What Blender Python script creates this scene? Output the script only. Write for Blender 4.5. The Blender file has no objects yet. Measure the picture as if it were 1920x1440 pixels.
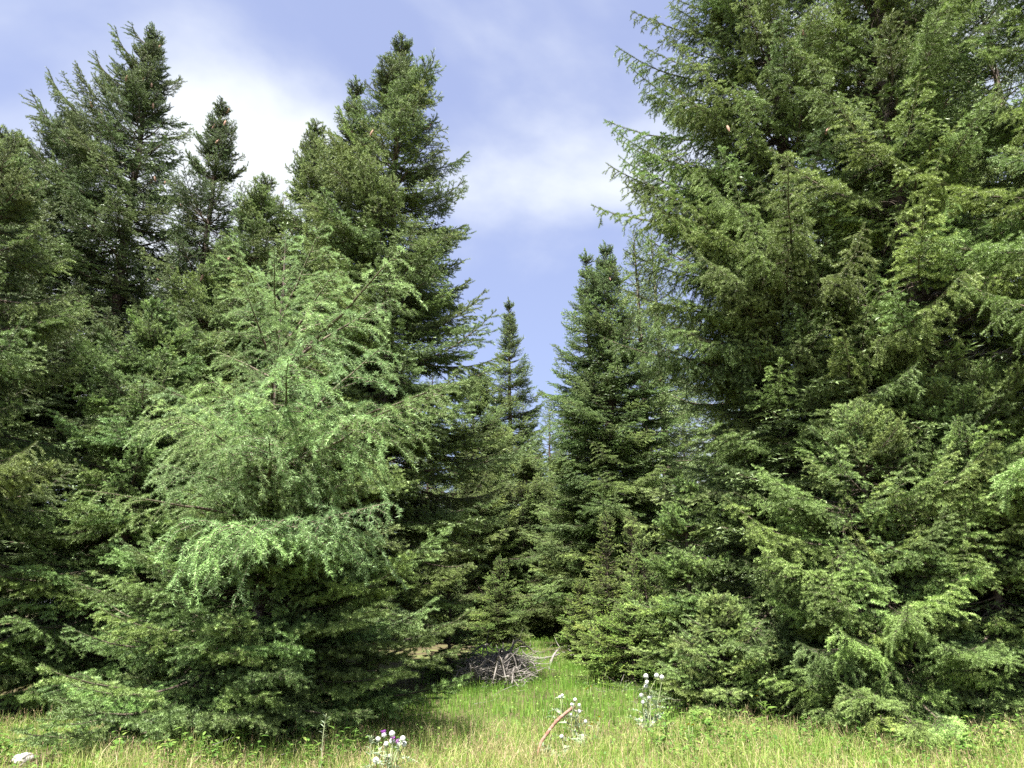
import bpy, math, random
import numpy as np
from mathutils import Vector, Matrix, Euler

# ------------------------------------------------------------------ camera, sky, sun, exposure
scene = bpy.context.scene
COL = scene.collection
F_PX, PITCH, CAM_H = 1423.0, math.radians(16.0), 1.6      # focal length in photo pixels (1920 wide)
cam_d = bpy.data.cameras.new('camera'); cam = bpy.data.objects.new('camera', cam_d)
COL.objects.link(cam); scene.camera = cam
cam_d.sensor_width = 36.0; cam_d.lens = 36.0 * F_PX / 1920.0
cam_d.clip_start = 0.05; cam_d.clip_end = 3000.0
cam.location = (0, 0, CAM_H); cam.rotation_euler = (math.radians(90) + PITCH, 0, 0)

SUN_EL, SUN_AZ = math.radians(67), math.radians(201)       # azimuth clockwise from +Y (view direction): behind, to the left
sun_dir = Vector((math.sin(SUN_AZ) * math.cos(SUN_EL), math.cos(SUN_AZ) * math.cos(SUN_EL), math.sin(SUN_EL)))
sun_d = bpy.data.lights.new('sun', 'SUN'); sun = bpy.data.objects.new('sun', sun_d); COL.objects.link(sun)
sun_d.energy = 5.0; sun_d.angle = math.radians(0.53); sun_d.color = (1.0, 0.965, 0.91)
sun.location = (-20, -20, 40); sun.rotation_euler = (-sun_dir).to_track_quat('-Z', 'Y').to_euler()

world = bpy.data.worlds.new('World'); scene.world = world; world.use_nodes = True
wn, wl = world.node_tree.nodes, world.node_tree.links
wn.clear()
def W(t, **kw):
    n = wn.new(t)
    for k, v in kw.items(): setattr(n, k, v)
    return n
sky = W('ShaderNodeTexSky', sky_type='NISHITA', sun_disc=False)
sky.sun_elevation = SUN_EL; sky.sun_rotation = SUN_AZ
sky.altitude = 1500; sky.air_density = 1.0; sky.dust_density = 1.5; sky.ozone_density = 2.0
tc = W('ShaderNodeTexCoord'); sep = W('ShaderNodeSeparateXYZ'); wl.new(tc.outputs['Generated'], sep.inputs[0])
mx = W('ShaderNodeMath', operation='MAXIMUM'); wl.new(sep.outputs['Z'], mx.inputs[0]); mx.inputs[1].default_value = 0.0
ad = W('ShaderNodeMath', operation='ADD'); wl.new(mx.outputs[0], ad.inputs[0]); ad.inputs[1].default_value = 0.42
dv = W('ShaderNodeVectorMath', operation='DIVIDE'); wl.new(tc.outputs['Generated'], dv.inputs[0]); wl.new(ad.outputs[0], dv.inputs[1])
mp = W('ShaderNodeMapping'); wl.new(dv.outputs[0], mp.inputs[0]); mp.inputs['Location'].default_value = (2.19, -12.07, -0.19)
n1 = W('ShaderNodeTexNoise'); wl.new(mp.outputs[0], n1.inputs['Vector'])
n1.inputs['Scale'].default_value = 1.45; n1.inputs['Detail'].default_value = 7; n1.inputs['Roughness'].default_value = 0.48; n1.inputs['Distortion'].default_value = 0.35
cr = W('ShaderNodeValToRGB'); wl.new(n1.outputs['Fac'], cr.inputs[0])
cr.color_ramp.elements[0].position = 0.42; cr.color_ramp.elements[0].color = (0.0, 0.0, 0.0, 1)
cr.color_ramp.elements[1].position = 0.64; cr.color_ramp.elements[1].color = (1, 1, 1, 1)
cr.color_ramp.interpolation = 'EASE'
haze_mix = W('ShaderNodeMix', data_type='RGBA'); haze_mix.inputs['Factor'].default_value = 0.55        # thin even veil
wl.new(sky.outputs[0], haze_mix.inputs['A']); haze_mix.inputs['B'].default_value = (2.95, 3.25, 5.0, 1)
cl_mix = W('ShaderNodeMix', data_type='RGBA'); wl.new(cr.outputs[0], cl_mix.inputs['Factor'])
wl.new(haze_mix.outputs['Result'], cl_mix.inputs['A']); cl_mix.inputs['B'].default_value = (4.8, 5.05, 5.3, 1)
bg = W('ShaderNodeBackground'); wl.new(cl_mix.outputs['Result'], bg.inputs['Color']); bg.inputs['Strength'].default_value = 0.05
wo = W('ShaderNodeOutputWorld'); wl.new(bg.outputs[0], wo.inputs['Surface'])
vs = scene.view_settings
vs.view_transform = 'Standard'; vs.look = 'None'; vs.exposure = 2.15; vs.gamma = 1.0; vs.use_curve_mapping = False
scene.render.engine = 'CYCLES'
scene.cycles.max_bounces = 6; scene.cycles.diffuse_bounces = 2; scene.cycles.transmission_bounces = 3
scene.cycles.use_denoising = False
scene.cycles.sample_clamp_indirect = 6.0

# ------------------------------------------------------------------ helpers
RNG = np.random.default_rng(7)
def pix(u, v, D):
    """photo pixel -> world point at forward distance D"""
    r, up = (u - 960) / F_PX, (720 - v) / F_PX
    fy = math.cos(PITCH) - up * math.sin(PITCH); fz = math.sin(PITCH) + up * math.cos(PITCH)
    s = D / fy
    return Vector((r * s, D, CAM_H + fz * s))
def ground_z(x, y):
    x = np.asarray(x, float); y = np.asarray(y, float)
    rise = 0.031 * np.clip(y - 10.0, 0, 26)
    return rise + 0.06 * np.sin(x * 0.7 + 1.3) * np.sin(y * 0.55 + .4) + 0.03 * np.sin(x * 1.9 + y * 1.1)
def gz(x, y): return float(ground_z(x, y))
def rot_to(d, up=(0, 0, 1)):
    d = Vector(d).normalized(); up = Vector(up)
    y = up.cross(d)
    if y.length < 1e-4: y = Vector((0, 1, 0))
    y.normalize(); z = d.cross(y)
    return Matrix((d, y, z)).transposed()

def link(o, parent=None):
    COL.objects.link(o)
    if parent is not None: o.parent = parent
    return o
def tag(o, label=None, cat=None, group=None, kind=None):
    if label: o['label'] = label
    if cat: o['category'] = cat
    if group: o['group'] = group
    if kind: o['kind'] = kind
    return o
def empty(name, loc):
    e = bpy.data.objects.new(name, None); e.empty_display_size = 0.2; e.location = loc
    return link(e)

class Geo:
    """collects triangles for ONE mesh"""
    def __init__(s): s.V = []; s.T = []; s.M = []; s.A = []; s.n = 0
    def add(s, v, t, m=0, a=0.5):
        v = np.asarray(v, np.float32).reshape(-1, 3); t = np.asarray(t, np.int32).reshape(-1, 3)
        s.V.append(v); s.T.append(t + s.n); s.n += len(v)
        s.M.append(np.full(len(t), m, np.int32) if np.isscalar(m) else np.asarray(m, np.int32))
        s.A.append(np.full(len(v), a, np.float32) if np.isscalar(a) else np.asarray(a, np.float32))
    def arrays(s):
        return np.concatenate(s.V), np.concatenate(s.T), np.concatenate(s.M), np.concatenate(s.A)
    def mesh(s, name, mats, smooth=False):
        v, t, m, a = s.arrays()
        me = bpy.data.meshes.new(name)
        me.vertices.add(len(v)); me.vertices.foreach_set('co', v.ravel())
        me.loops.add(len(t) * 3); me.loops.foreach_set('vertex_index', t.ravel())
        me.polygons.add(len(t)); me.polygons.foreach_set('loop_start', np.arange(0, len(t) * 3, 3, dtype=np.int32))
        me.polygons.foreach_set('loop_total', np.full(len(t), 3, np.int32))
        for x in mats: me.materials.append(x)
        me.polygons.foreach_set('material_index', m)
        if smooth: me.polygons.foreach_set('use_smooth', np.ones(len(t), bool))
        at = me.attributes.new('age', 'FLOAT', 'POINT'); at.data.foreach_set('value', a)
        me.update(calc_edges=True); me.validate()
        return me
def frame(D):
    ref = np.where(np.abs(D[:, 2:3]) < 0.9, np.array([[0, 0, 1.0]]), np.array([[1.0, 0, 0]]))
    U = np.cross(D, ref); U /= np.linalg.norm(U, axis=1, keepdims=True) + 1e-9
    return U, np.cross(D, U)
def add_stems(g, P0, P1, r0, r1, mat=0, age=0.5, sides=3):
    P0 = np.asarray(P0, float); P1 = np.asarray(P1, float); n = len(P0)
    if n == 0: return
    D = P1 - P0; D /= np.linalg.norm(D, axis=1, keepdims=True) + 1e-9
    U, V = frame(D)
    r0 = np.broadcast_to(np.asarray(r0, float), (n,)); r1 = np.broadcast_to(np.asarray(r1, float), (n,))
    ang = np.arange(sides) * 2 * math.pi / sides
    off = U[:, None] * np.cos(ang)[None, :, None] + V[:, None] * np.sin(ang)[None, :, None]
    v = np.concatenate([P0[:, None] + off * r0[:, None, None], P1[:, None] + off * r1[:, None, None]], 1)
    k = np.arange(sides); k2 = (k + 1) % sides
    f = np.concatenate([np.stack([k, k2, k + sides], 1), np.stack([k2, k2 + sides, k + sides], 1)])
    t = (np.arange(n)[:, None, None] * (2 * sides) + f[None]).reshape(-1, 3)
    g.add(v.reshape(-1, 3), t, mat, np.repeat(np.broadcast_to(np.asarray(age, float), (n,)), 2 * sides))
def add_needles(g, P0, P1, per_m, nl, w, age, rng, ang=(38, 66), up=0.25, mat=1):
    """bottlebrush of thin leaf triangles round the stems P0-P1"""
    P0 = np.asarray(P0, float); P1 = np.asarray(P1, float)
    if len(P0) == 0: return
    L = np.linalg.norm(P1 - P0, axis=1); k = np.maximum(1, np.round(L * per_m + rng.random(len(L)) - .5)).astype(int)
    idx = np.repeat(np.arange(len(L)), k); n = len(idx)
    D = (P1 - P0) / (L[:, None] + 1e-9); U, V = frame(D)
    t = rng.random(n); ph = rng.random(n) * 2 * math.pi
    a = np.radians(rng.uniform(ang[0], ang[1], n))
    side = U[idx] * np.cos(ph)[:, None] + V[idx] * np.sin(ph)[:, None]
    side[:, 2] += up; side /= np.linalg.norm(side, axis=1, keepdims=True)
    nd = D[idx] * np.cos(a)[:, None] + side * np.sin(a)[:, None]
    base = P0[idx] + (P1 - P0)[idx] * t[:, None]
    ln = nl * rng.uniform(.75, 1.15, n)
    wv = np.cross(nd, side) + .45 * rng.normal(size=(n, 3)); wv /= np.linalg.norm(wv, axis=1, keepdims=True) + 1e-9
    tip = base + nd * ln[:, None]
    v = np.stack([base - wv * w / 2, base + wv * w / 2, tip], 1).reshape(-1, 3)
    ag = np.clip(np.asarray(age, float)[idx] + rng.normal(0, .08, n), 0, 1)
    g.add(v, np.arange(3 * n).reshape(-1, 3), mat, np.repeat(ag, 3))

# ------------------------------------------------------------------ materials
def mat_new(name):
    m = bpy.data.materials.new(name); m.use_nodes = True
    nt = m.node_tree; nt.nodes.clear(); return m, nt.nodes, nt.links
def needle_material(name, dark, light, transl=0.10, rough=0.5, spec=0.35):
    m, N, Lk = mat_new(name)
    at = N.new('ShaderNodeAttribute'); at.attribute_name = 'age'
    cr = N.new('ShaderNodeMix'); cr.data_type = 'RGBA'
    cr.inputs['A'].default_value = (*dark, 1); cr.inputs['B'].default_value = (*light, 1)
    Lk.new(at.outputs['Fac'], cr.inputs['Factor'])
    oi = N.new('ShaderNodeObjectInfo')
    mr = N.new('ShaderNodeMapRange'); mr.inputs['To Min'].default_value = 0.72; mr.inputs['To Max'].default_value = 1.28
    Lk.new(oi.outputs['Random'], mr.inputs['Value'])
    m1 = N.new('ShaderNodeMix'); m1.data_type = 'RGBA'; m1.blend_type = 'MULTIPLY'; m1.inputs['Factor'].default_value = 1
    Lk.new(cr.outputs['Result'], m1.inputs['A']); Lk.new(oi.outputs['Color'], m1.inputs['B'])
    vm = N.new('ShaderNodeVectorMath'); vm.operation = 'SCALE'
    Lk.new(m1.outputs['Result'], vm.inputs[0]); Lk.new(mr.outputs[0], vm.inputs['Scale'])
    p = N.new('ShaderNodeBsdfPrincipled'); Lk.new(vm.outputs[0], p.inputs['Base Color'])
    p.inputs['Roughness'].default_value = rough; p.inputs['Specular IOR Level'].default_value = spec
    tr = N.new('ShaderNodeBsdfTranslucent'); Lk.new(vm.outputs[0], tr.inputs['Color'])
    mxs = N.new('ShaderNodeMixShader'); mxs.inputs[0].default_value = transl
    Lk.new(p.outputs[0], mxs.inputs[1]); Lk.new(tr.outputs[0], mxs.inputs[2])
    o = N.new('ShaderNodeOutputMaterial'); Lk.new(mxs.outputs[0], o.inputs['Surface'])
    return m
def ramp_material(name, stops, scale, detail=6, rough=.9, bump=0.0, bscale=None, stretch=(1, 1, 1), age_mix=None, spec=.2, coords='Object'):
    m, N, Lk = mat_new(name)
    t = N.new('ShaderNodeTexCoord'); mp = N.new('ShaderNodeMapping'); Lk.new(t.outputs[coords], mp.inputs[0])
    mp.inputs['Scale'].default_value = stretch
    nz = N.new('ShaderNodeTexNoise'); Lk.new(mp.outputs[0], nz.inputs['Vector'])
    nz.inputs['Scale'].default_value = scale; nz.inputs['Detail'].default_value = detail; nz.inputs['Roughness'].default_value = .62
    cr = N.new('ShaderNodeValToRGB'); Lk.new(nz.outputs['Fac'], cr.inputs[0])
    e = cr.color_ramp.elements
    e[0].position, e[0].color = stops[0][0], (*stops[0][1], 1); e[1].position, e[1].color = stops[-1][0], (*stops[-1][1], 1)
    for p_, c_ in stops[1:-1]:
        x = e.new(p_); x.color = (*c_, 1)
    p = N.new('ShaderNodeBsdfPrincipled'); Lk.new(cr.outputs[0], p.inputs['Base Color'])
    p.inputs['Roughness'].default_value = rough; p.inputs['Specular IOR Level'].default_value = spec
    if bump:
        nb = N.new('ShaderNodeTexNoise'); Lk.new(mp.outputs[0], nb.inputs['Vector'])
        nb.inputs['Scale'].default_value = bscale or scale * 3; nb.inputs['Detail'].default_value = 5
        b = N.new('ShaderNodeBump'); b.inputs['Strength'].default_value = bump; b.inputs['Distance'].default_value = .02
        Lk.new(nb.outputs['Fac'], b.inputs['Height']); Lk.new(b.outputs[0], p.inputs['Normal'])
    o = N.new('ShaderNodeOutputMaterial'); Lk.new(p.outputs[0], o.inputs['Surface'])
    return m
def leaf_material(name, stops, transl=.35, rough=.5, spec=.3):
    """colour picked per leaf by the age attribute"""
    m, N, Lk = mat_new(name)
    at = N.new('ShaderNodeAttribute'); at.attribute_name = 'age'
    cr = N.new('ShaderNodeValToRGB'); Lk.new(at.outputs['Fac'], cr.inputs[0])
    e = cr.color_ramp.elements
    e[0].position, e[0].color = stops[0][0], (*stops[0][1], 1); e[1].position, e[1].color = stops[-1][0], (*stops[-1][1], 1)
    for p_, c_ in stops[1:-1]:
        x = e.new(p_); x.color = (*c_, 1)
    p = N.new('ShaderNodeBsdfPrincipled'); Lk.new(cr.outputs[0], p.inputs['Base Color'])
    p.inputs['Roughness'].default_value = rough; p.inputs['Specular IOR Level'].default_value = spec
    tr = N.new('ShaderNodeBsdfTranslucent'); Lk.new(cr.outputs[0], tr.inputs['Color'])
    mxs = N.new('ShaderNodeMixShader'); mxs.inputs[0].default_value = transl
    Lk.new(p.outputs[0], mxs.inputs[1]); Lk.new(tr.outputs[0], mxs.inputs[2])
    o = N.new('ShaderNodeOutputMaterial'); Lk.new(mxs.outputs[0], o.inputs['Surface'])
    return m
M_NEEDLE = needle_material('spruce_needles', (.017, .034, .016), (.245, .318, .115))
M_LARCH = needle_material('larch_needles', (.125, .205, .075), (.34, .46, .185), transl=.28)
M_TWIG = ramp_material('twig_bark', [(.3, (.055, .042, .032)), (.7, (.16, .125, .095))], 9)
M_BARK = ramp_material('spruce_bark', [(.28, (.045, .034, .028)), (.5, (.11, .082, .066)), (.72, (.20, .165, .14))], 7, rough=.95, bump=.9, bscale=16, stretch=(1, 1, .35))
M_DEAD = ramp_material('dead_wood', [(.3, (.10, .088, .078)), (.55, (.20, .18, .16)), (.75, (.37, .345, .31))], 6, bump=.3, bscale=30)
M_REDWOOD = ramp_material('barkless_reddish_wood', [(.32, (.11, .055, .036)), (.5, (.22, .12, .085)), (.62, (.26, .17, .13)), (.75, (.40, .33, .28))], 9, bump=.3, bscale=30)
M_CONE = ramp_material('cone_scales', [(.3, (.20, .115, .075)), (.7, (.42, .28, .21))], 40)

# ------------------------------------------------------------------ boughs (the branch meshes every near tree shares)
DOWN = np.array([0, 0, -1.0])
def nrm(v): return v / (np.linalg.norm(v) + 1e-9)
def bough_skeleton(L, style, rng):
    """segments: p0, p1, r0, r1, needle flag, age"""
    S = []
    hang = {'flat': .14, 'mid': .34, 'old': .80, 'larch': .72, 'top': -.10, 'young': .04}[style]
    th0, th1 = {'flat': (-16, 30), 'mid': (-20, 32), 'old': (-20, 30), 'larch': (14, 4), 'top': (0, 26), 'young': (2, 14)}[style]
    m = max(5, int(L / .14)); pts = [np.zeros(3)]; wob = rng.normal(0, .05, m)
    yaw = 0
    for i in range(m):
        t = (i + .5) / m; a = math.radians(th0 + (th1 - th0) * t ** 1.3); yaw += wob[i] * .8
        pts.append(pts[-1] + L / m * np.array([math.cos(a) * math.cos(yaw), math.cos(a) * math.sin(yaw), math.sin(a) + rng.normal(0, .04)]))
    pts = np.array(pts); R0 = .006 + .0075 * L
    def at(t):
        x = min(t, .9999) * m; i = int(x); return pts[i] + (pts[i + 1] - pts[i]) * (x - i), nrm(pts[i + 1] - pts[i])
    bare = {'flat': .22, 'mid': .28, 'old': .3, 'larch': .12, 'top': .1, 'young': .06}[style]
    for i in range(m):
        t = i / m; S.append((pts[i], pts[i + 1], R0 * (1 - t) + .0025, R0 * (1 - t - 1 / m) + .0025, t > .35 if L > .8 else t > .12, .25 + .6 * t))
    sp = {'flat': .058, 'mid': .056, 'old': .052, 'larch': .10, 'top': .05, 'young': .05}[style] * (1 if L > .7 else .8)
    smax = {'flat': .50, 'mid': .48, 'old': .46, 'larch': .50, 'top': .50, 'young': .46}[style] * L
    smax = min(smax, {'old': .80, 'larch': 1.1}.get(style, .75))
    s, side = L * .06, 1
    while s < L * .985:
        t = s / L; b, d = at(t)
        f = min(1.0, t / .22) ** .6 * (1 - t) ** .72
        l = (smax * f + .055) * rng.uniform(.62, 1.18)
        if style in ('flat', 'mid', 'old') and rng.random() < .12: l *= .45
        lat = nrm(np.cross(np.array([0, 0, 1.0]), d)) * side
        fa = math.radians(rng.uniform(42, 66) - 12 * t)
        d0 = nrm(d * math.cos(fa) + lat * math.sin(fa) + np.array([0, 0, rng.normal({'flat': -.06, 'mid': -.14, 'old': -.2}.get(style, .02), .11)]))
        K = 3 if l < .2 else (4 if l < .45 else 6)
        alive = t > bare * rng.uniform(.5, 1.3)
        p = b; pl = [b]; hg = hang * rng.uniform(.75, 1.15)
        for k in range(K):
            u = (k + .6) / K
            g_ = hg * u ** .7
            if style == 'larch': g_ = hg * u ** 1.1
            dd = nrm(d0 * (1 - abs(g_)) + DOWN * g_ + rng.normal(0, .07, 3))
            if style in ('flat', 'top', 'young') and u > .6: dd = nrm(dd + np.array([0, 0, .12]))
            p = p + dd * l / K; pl.append(p)
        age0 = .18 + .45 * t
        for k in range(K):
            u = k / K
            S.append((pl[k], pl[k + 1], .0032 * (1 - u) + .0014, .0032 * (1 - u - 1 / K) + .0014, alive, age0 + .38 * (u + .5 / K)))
        # tertiary shoots
        if l > .11:
            tsp = {'larch': .12}.get(style, .062); q = tsp * rng.uniform(.6, 1.4); sd = 1
            while q < l * .97:
                u = q / l; x = u * K; i = min(int(x), K - 1); pb = pl[i] + (pl[i + 1] - pl[i]) * (x - i); dd = nrm(pl[i + 1] - pl[i])
                tl = (.065 + min(.14, .36 * l) * (1 - u) ** .8) * rng.uniform(.6, 1.2)
                if style == 'larch': tl *= 1.5
                ref = np.array([0, 0, 1.0]) if abs(dd[2]) < .8 else nrm(np.cross(d, np.array([0, 0, 1.0])) + .4 * rng.normal(size=3))
                lt = nrm(np.cross(ref, dd)) * sd
                ta = math.radians(rng.uniform(34, 58))
                td = nrm(dd * math.cos(ta) + lt * math.sin(ta) + rng.normal(0, .16, 3) + DOWN * max(0, hang) * .35)
                if alive or rng.random() < .6:
                    kk = 2 if tl > .07 else 1; pp = pb
                    for j in range(kk):
                        td2 = nrm(td + DOWN * max(0, hang) * .3 * j + rng.normal(0, .06, 3))
                        S.append((pp, pp + td2 * tl / kk, .0015, .0011, alive, min(1, age0 + .2 + .35 * u + .2 * (j + 1) / kk)))
                        pp = pp + td2 * tl / kk
                    if tl > .13 and style != 'larch' and alive:
                        for w_ in (.35, .65):
                            for s2 in (1, -1):
                                lt2 = nrm(np.cross(ref, td)) * s2
                                d2 = nrm(td * .75 + lt2 * .6 + rng.normal(0, .15, 3)); b2 = pb + td * tl * w_
                                S.append((b2, b2 + d2 * tl * .42, .0012, .001, True, min(1, age0 + .45)))
                q += tsp * rng.uniform(.7, 1.35); sd = -sd
        s += sp * rng.uniform(.6, 1.4) * .5 * 2 if style == 'larch' else sp * rng.uniform(.6, 1.4) * 1.0
        side = -side
    return S, pts
def bough_geo(L, style, seed, lod=1.0):
    rng = np.random.default_rng(seed); S, pts = bough_skeleton(L, style, rng)
    g = Geo()
    P0 = np.array([s[0] for s in S]); P1 = np.array([s[1] for s in S]); r0 = np.array([s[2] for s in S]); r1 = np.array([s[3] for s in S])
    nf = np.array([s[4] for s in S], bool); ag = np.array([s[5] for s in S])
    if lod < 1:      # far version: fewer, larger needles, thick stems only
        keep = r0 > .0048; add_stems(g, P0[keep], P1[keep], r0[keep] * 1.3, r1[keep] * 1.3, 0)
        sub = nf
        add_needles(g, P0[sub], P1[sub], 300 * lod, .05, .0175, ag[sub] * .62, rng)  # older needles, dulled further so their colour imitates shade inside the crowns
    elif style == 'larch':
        add_stems(g, P0, P1, r0, r1, 0)
        add_needles(g, P0[nf], P1[nf], 560, .027, .0042, ag[nf], rng, ang=(35, 85), up=.1)
    else:
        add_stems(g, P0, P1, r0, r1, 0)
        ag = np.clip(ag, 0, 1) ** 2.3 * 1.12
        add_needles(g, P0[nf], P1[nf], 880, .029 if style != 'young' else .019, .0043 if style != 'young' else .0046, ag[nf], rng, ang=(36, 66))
    return g, pts
class Bank:
    def __init__(s, style, lens, nvar, needle_mat, seed0):
        s.items = []
        for i, L in enumerate(lens):
            for k in range(nvar):
                K_ = 1.08 if style != 'young' else 1.0
                g, pts = bough_geo(L / K_, style, seed0 + i * 17 + k * 101); pts = pts * K_
                for v_ in g.V: v_ *= K_
                s.items.append((L, g.mesh('%s_bough' % style, [M_TWIG, needle_mat]), pts))
        s.lens = sorted(set(lens))
    def pick(s, L, rng):
        best = min(s.lens, key=lambda x: abs(math.log(x / L)))
        c = [it for it in s.items if it[0] == best]; return c[rng.integers(len(c))]
BANKS = {
    'top': Bank('top', [.25, .45, .75, 1.15], 3, M_NEEDLE, 1000),
    'flat': Bank('flat', [.6, 1.0, 1.5, 2.1], 4, M_NEEDLE, 2000),
    'mid': Bank('mid', [.7, 1.2, 1.8, 2.5], 4, M_NEEDLE, 3000),
    'old': Bank('old', [.8, 1.3, 2.0, 2.8], 4, M_NEEDLE, 4000),
    'young': Bank('young', [.22, .4, .7, 1.0], 3, M_NEEDLE, 5000),
    'larch': Bank('larch', [.45, .8, 1.3, 1.9], 3, M_LARCH, 6000),
}
# ------------------------------------------------------------------ trees
TWO_PI = 2 * math.pi
def trunk_mesh(H, r, rng, bend=.0, flare=1.55, sides=12):
    n = max(8, int(H / .6)); g = Geo()
    zs = np.concatenate([[-.25, 0, .15, .4], np.linspace(.9, H, n)])
    wx = np.cumsum(rng.normal(0, .012, len(zs))); wy = np.cumsum(rng.normal(0, .012, len(zs))); wx -= wx[1]; wy -= wy[1]
    fr = np.clip(zs / H, 0, 1); rad = r * (1 - fr) ** .85 + .006
    rad *= 1 + (flare - 1) * np.exp(-np.clip(zs, 0, None) / .22)
    a = np.arange(sides) * TWO_PI / sides
    lump = 1 + .07 * rng.normal(size=(len(zs), sides)); lump[:4] += .10 * np.sin(a * 5 + 1)[None]
    cx = wx + bend * (fr ** 2); cy = wy
    v = np.stack([cx[:, None] + rad[:, None] * lump * np.cos(a), cy[:, None] + rad[:, None] * lump * np.sin(a), np.repeat(zs[:, None], sides, 1)], 2)
    k = np.arange(sides); k2 = (k + 1) % sides; t = []
    for i in range(len(zs) - 1):
        o = i * sides
        t.append(np.stack([o + k, o + k2, o + sides + k], 1)); t.append(np.stack([o + k2, o + sides + k2, o + sides + k], 1))
    g.add(v.reshape(-1, 3), np.concatenate(t))
    me = g.mesh('trunk', [M_BARK], smooth=True)
    return me, (lambda z: (float(np.interp(z, zs, cx)), float(np.interp(z, zs, cy)))), (lambda z: float(np.interp(z, zs, rad)))
def inner_crown_geo(H, z0, R, prof, rng, axis, n):
    """dry inner twigs round the stem, with a few needle tufts: the crown's own mesh"""
    g = Geo(); P0, P1, r0 = [], [], []; T0, T1, ag = [], [], []
    for i in range(n):
        z = z0 * .35 + (H * .93 - z0 * .35) * rng.random(); fr = max(0, (z - z0) / (H - z0)); az = rng.random() * TWO_PI
        l = (R * prof(fr) * rng.uniform(.25, .6) if z > z0 else rng.uniform(.2, .8)); cx, cy = axis(z)
        b = np.array([cx, cy, z]); d = np.array([math.cos(az), math.sin(az), rng.uniform(-.35, .2)]); d = nrm(d)
        for k in range(3):
            e = b + d * l / 3; P0.append(b); P1.append(e); r0.append(.006 * (1 - k / 3) + .002)
            for _ in range(2):
                d3 = nrm(d + rng.normal(0, .6, 3) - np.array([0, 0, .4])); q = l * rng.uniform(.1, .3)
                P0.append(e); P1.append(e + d3 * q); r0.append(.0022)
                if z > z0 and rng.random() < .5: T0.append(e); T1.append(e + d3 * q); ag.append(.1)
            b = e; d = nrm(d + rng.normal(0, .18, 3) + np.array([0, 0, -.05]))
    add_stems(g, P0, P1, np.array(r0), np.array(r0) * .7, 0)
    if T0: add_needles(g, T0, T1, 200, .021, .0055, np.array(ag), rng)
    return g
cone_mesh = None
def make_cone_mesh():
    g = Geo(); n, s = 9, 8
    zs = np.linspace(0, -.125, n); rd = .019 * np.sin(np.clip(np.linspace(.12, 1.0, n), 0, 1) * math.pi * .93) ** .7 + .002
    rd = rd * (1 + .14 * (np.arange(n) % 2)); a = np.arange(s) * TWO_PI / s
    v = np.stack([rd[:, None] * np.cos(a + .0), rd[:, None] * np.sin(a), np.repeat(zs[:, None], s, 1)], 2)
    k = np.arange(s); k2 = (k + 1) % s; t = []
    for i in range(n - 1):
        o = i * s; t += [np.stack([o + k, o + s + k, o + k2], 1), np.stack([o + k2, o + s + k, o + s + k2], 1)]
    g.add(v.reshape(-1, 3), np.concatenate(t)); return g.mesh('cone', [M_CONE])
CONE = make_cone_mesh()
# --- deep forest: whole-tree crowns shared between copies
def far_crown(H, R, prof, seed, nb=150, z0=.5, name='far_crown'):
    rng = np.random.default_rng(seed); g = Geo()
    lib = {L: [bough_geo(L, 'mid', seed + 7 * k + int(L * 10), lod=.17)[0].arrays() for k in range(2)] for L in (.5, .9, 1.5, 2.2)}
    az = 0
    for i in range(nb):
        fr = (i + rng.random()) / nb; z = z0 + (H - z0) * fr; az += 2.4 + rng.normal(0, .3)
        l = max(.25, R * (1 - fr) ** prof * rng.uniform(.7, 1.1)); L = min(lib, key=lambda q: abs(math.log(q / l)))
        v, t, m, a = lib[L][rng.integers(2)]; el = math.radians(-14 + 56 * fr ** 1.4 + rng.normal(0, 10))
        d = Vector((math.cos(az) * math.cos(el), math.sin(az) * math.cos(el), math.sin(el)))
        Rm = np.array(rot_to(d)) * (l / L)
        g.add(v @ Rm.T + np.array([0, 0, z]), t, m, a)
    v, t, m, a = lib[.5][0]; Rm = np.array(rot_to((0, .05, 1))) * .8
    g.add(v @ Rm.T + np.array([0, 0, H - .1]), t, m, a)
    return g.mesh(name, [M_TWIG, M_NEEDLE])
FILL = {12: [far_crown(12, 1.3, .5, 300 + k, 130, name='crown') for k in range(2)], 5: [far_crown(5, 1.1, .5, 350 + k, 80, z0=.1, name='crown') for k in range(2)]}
TREES = []
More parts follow.
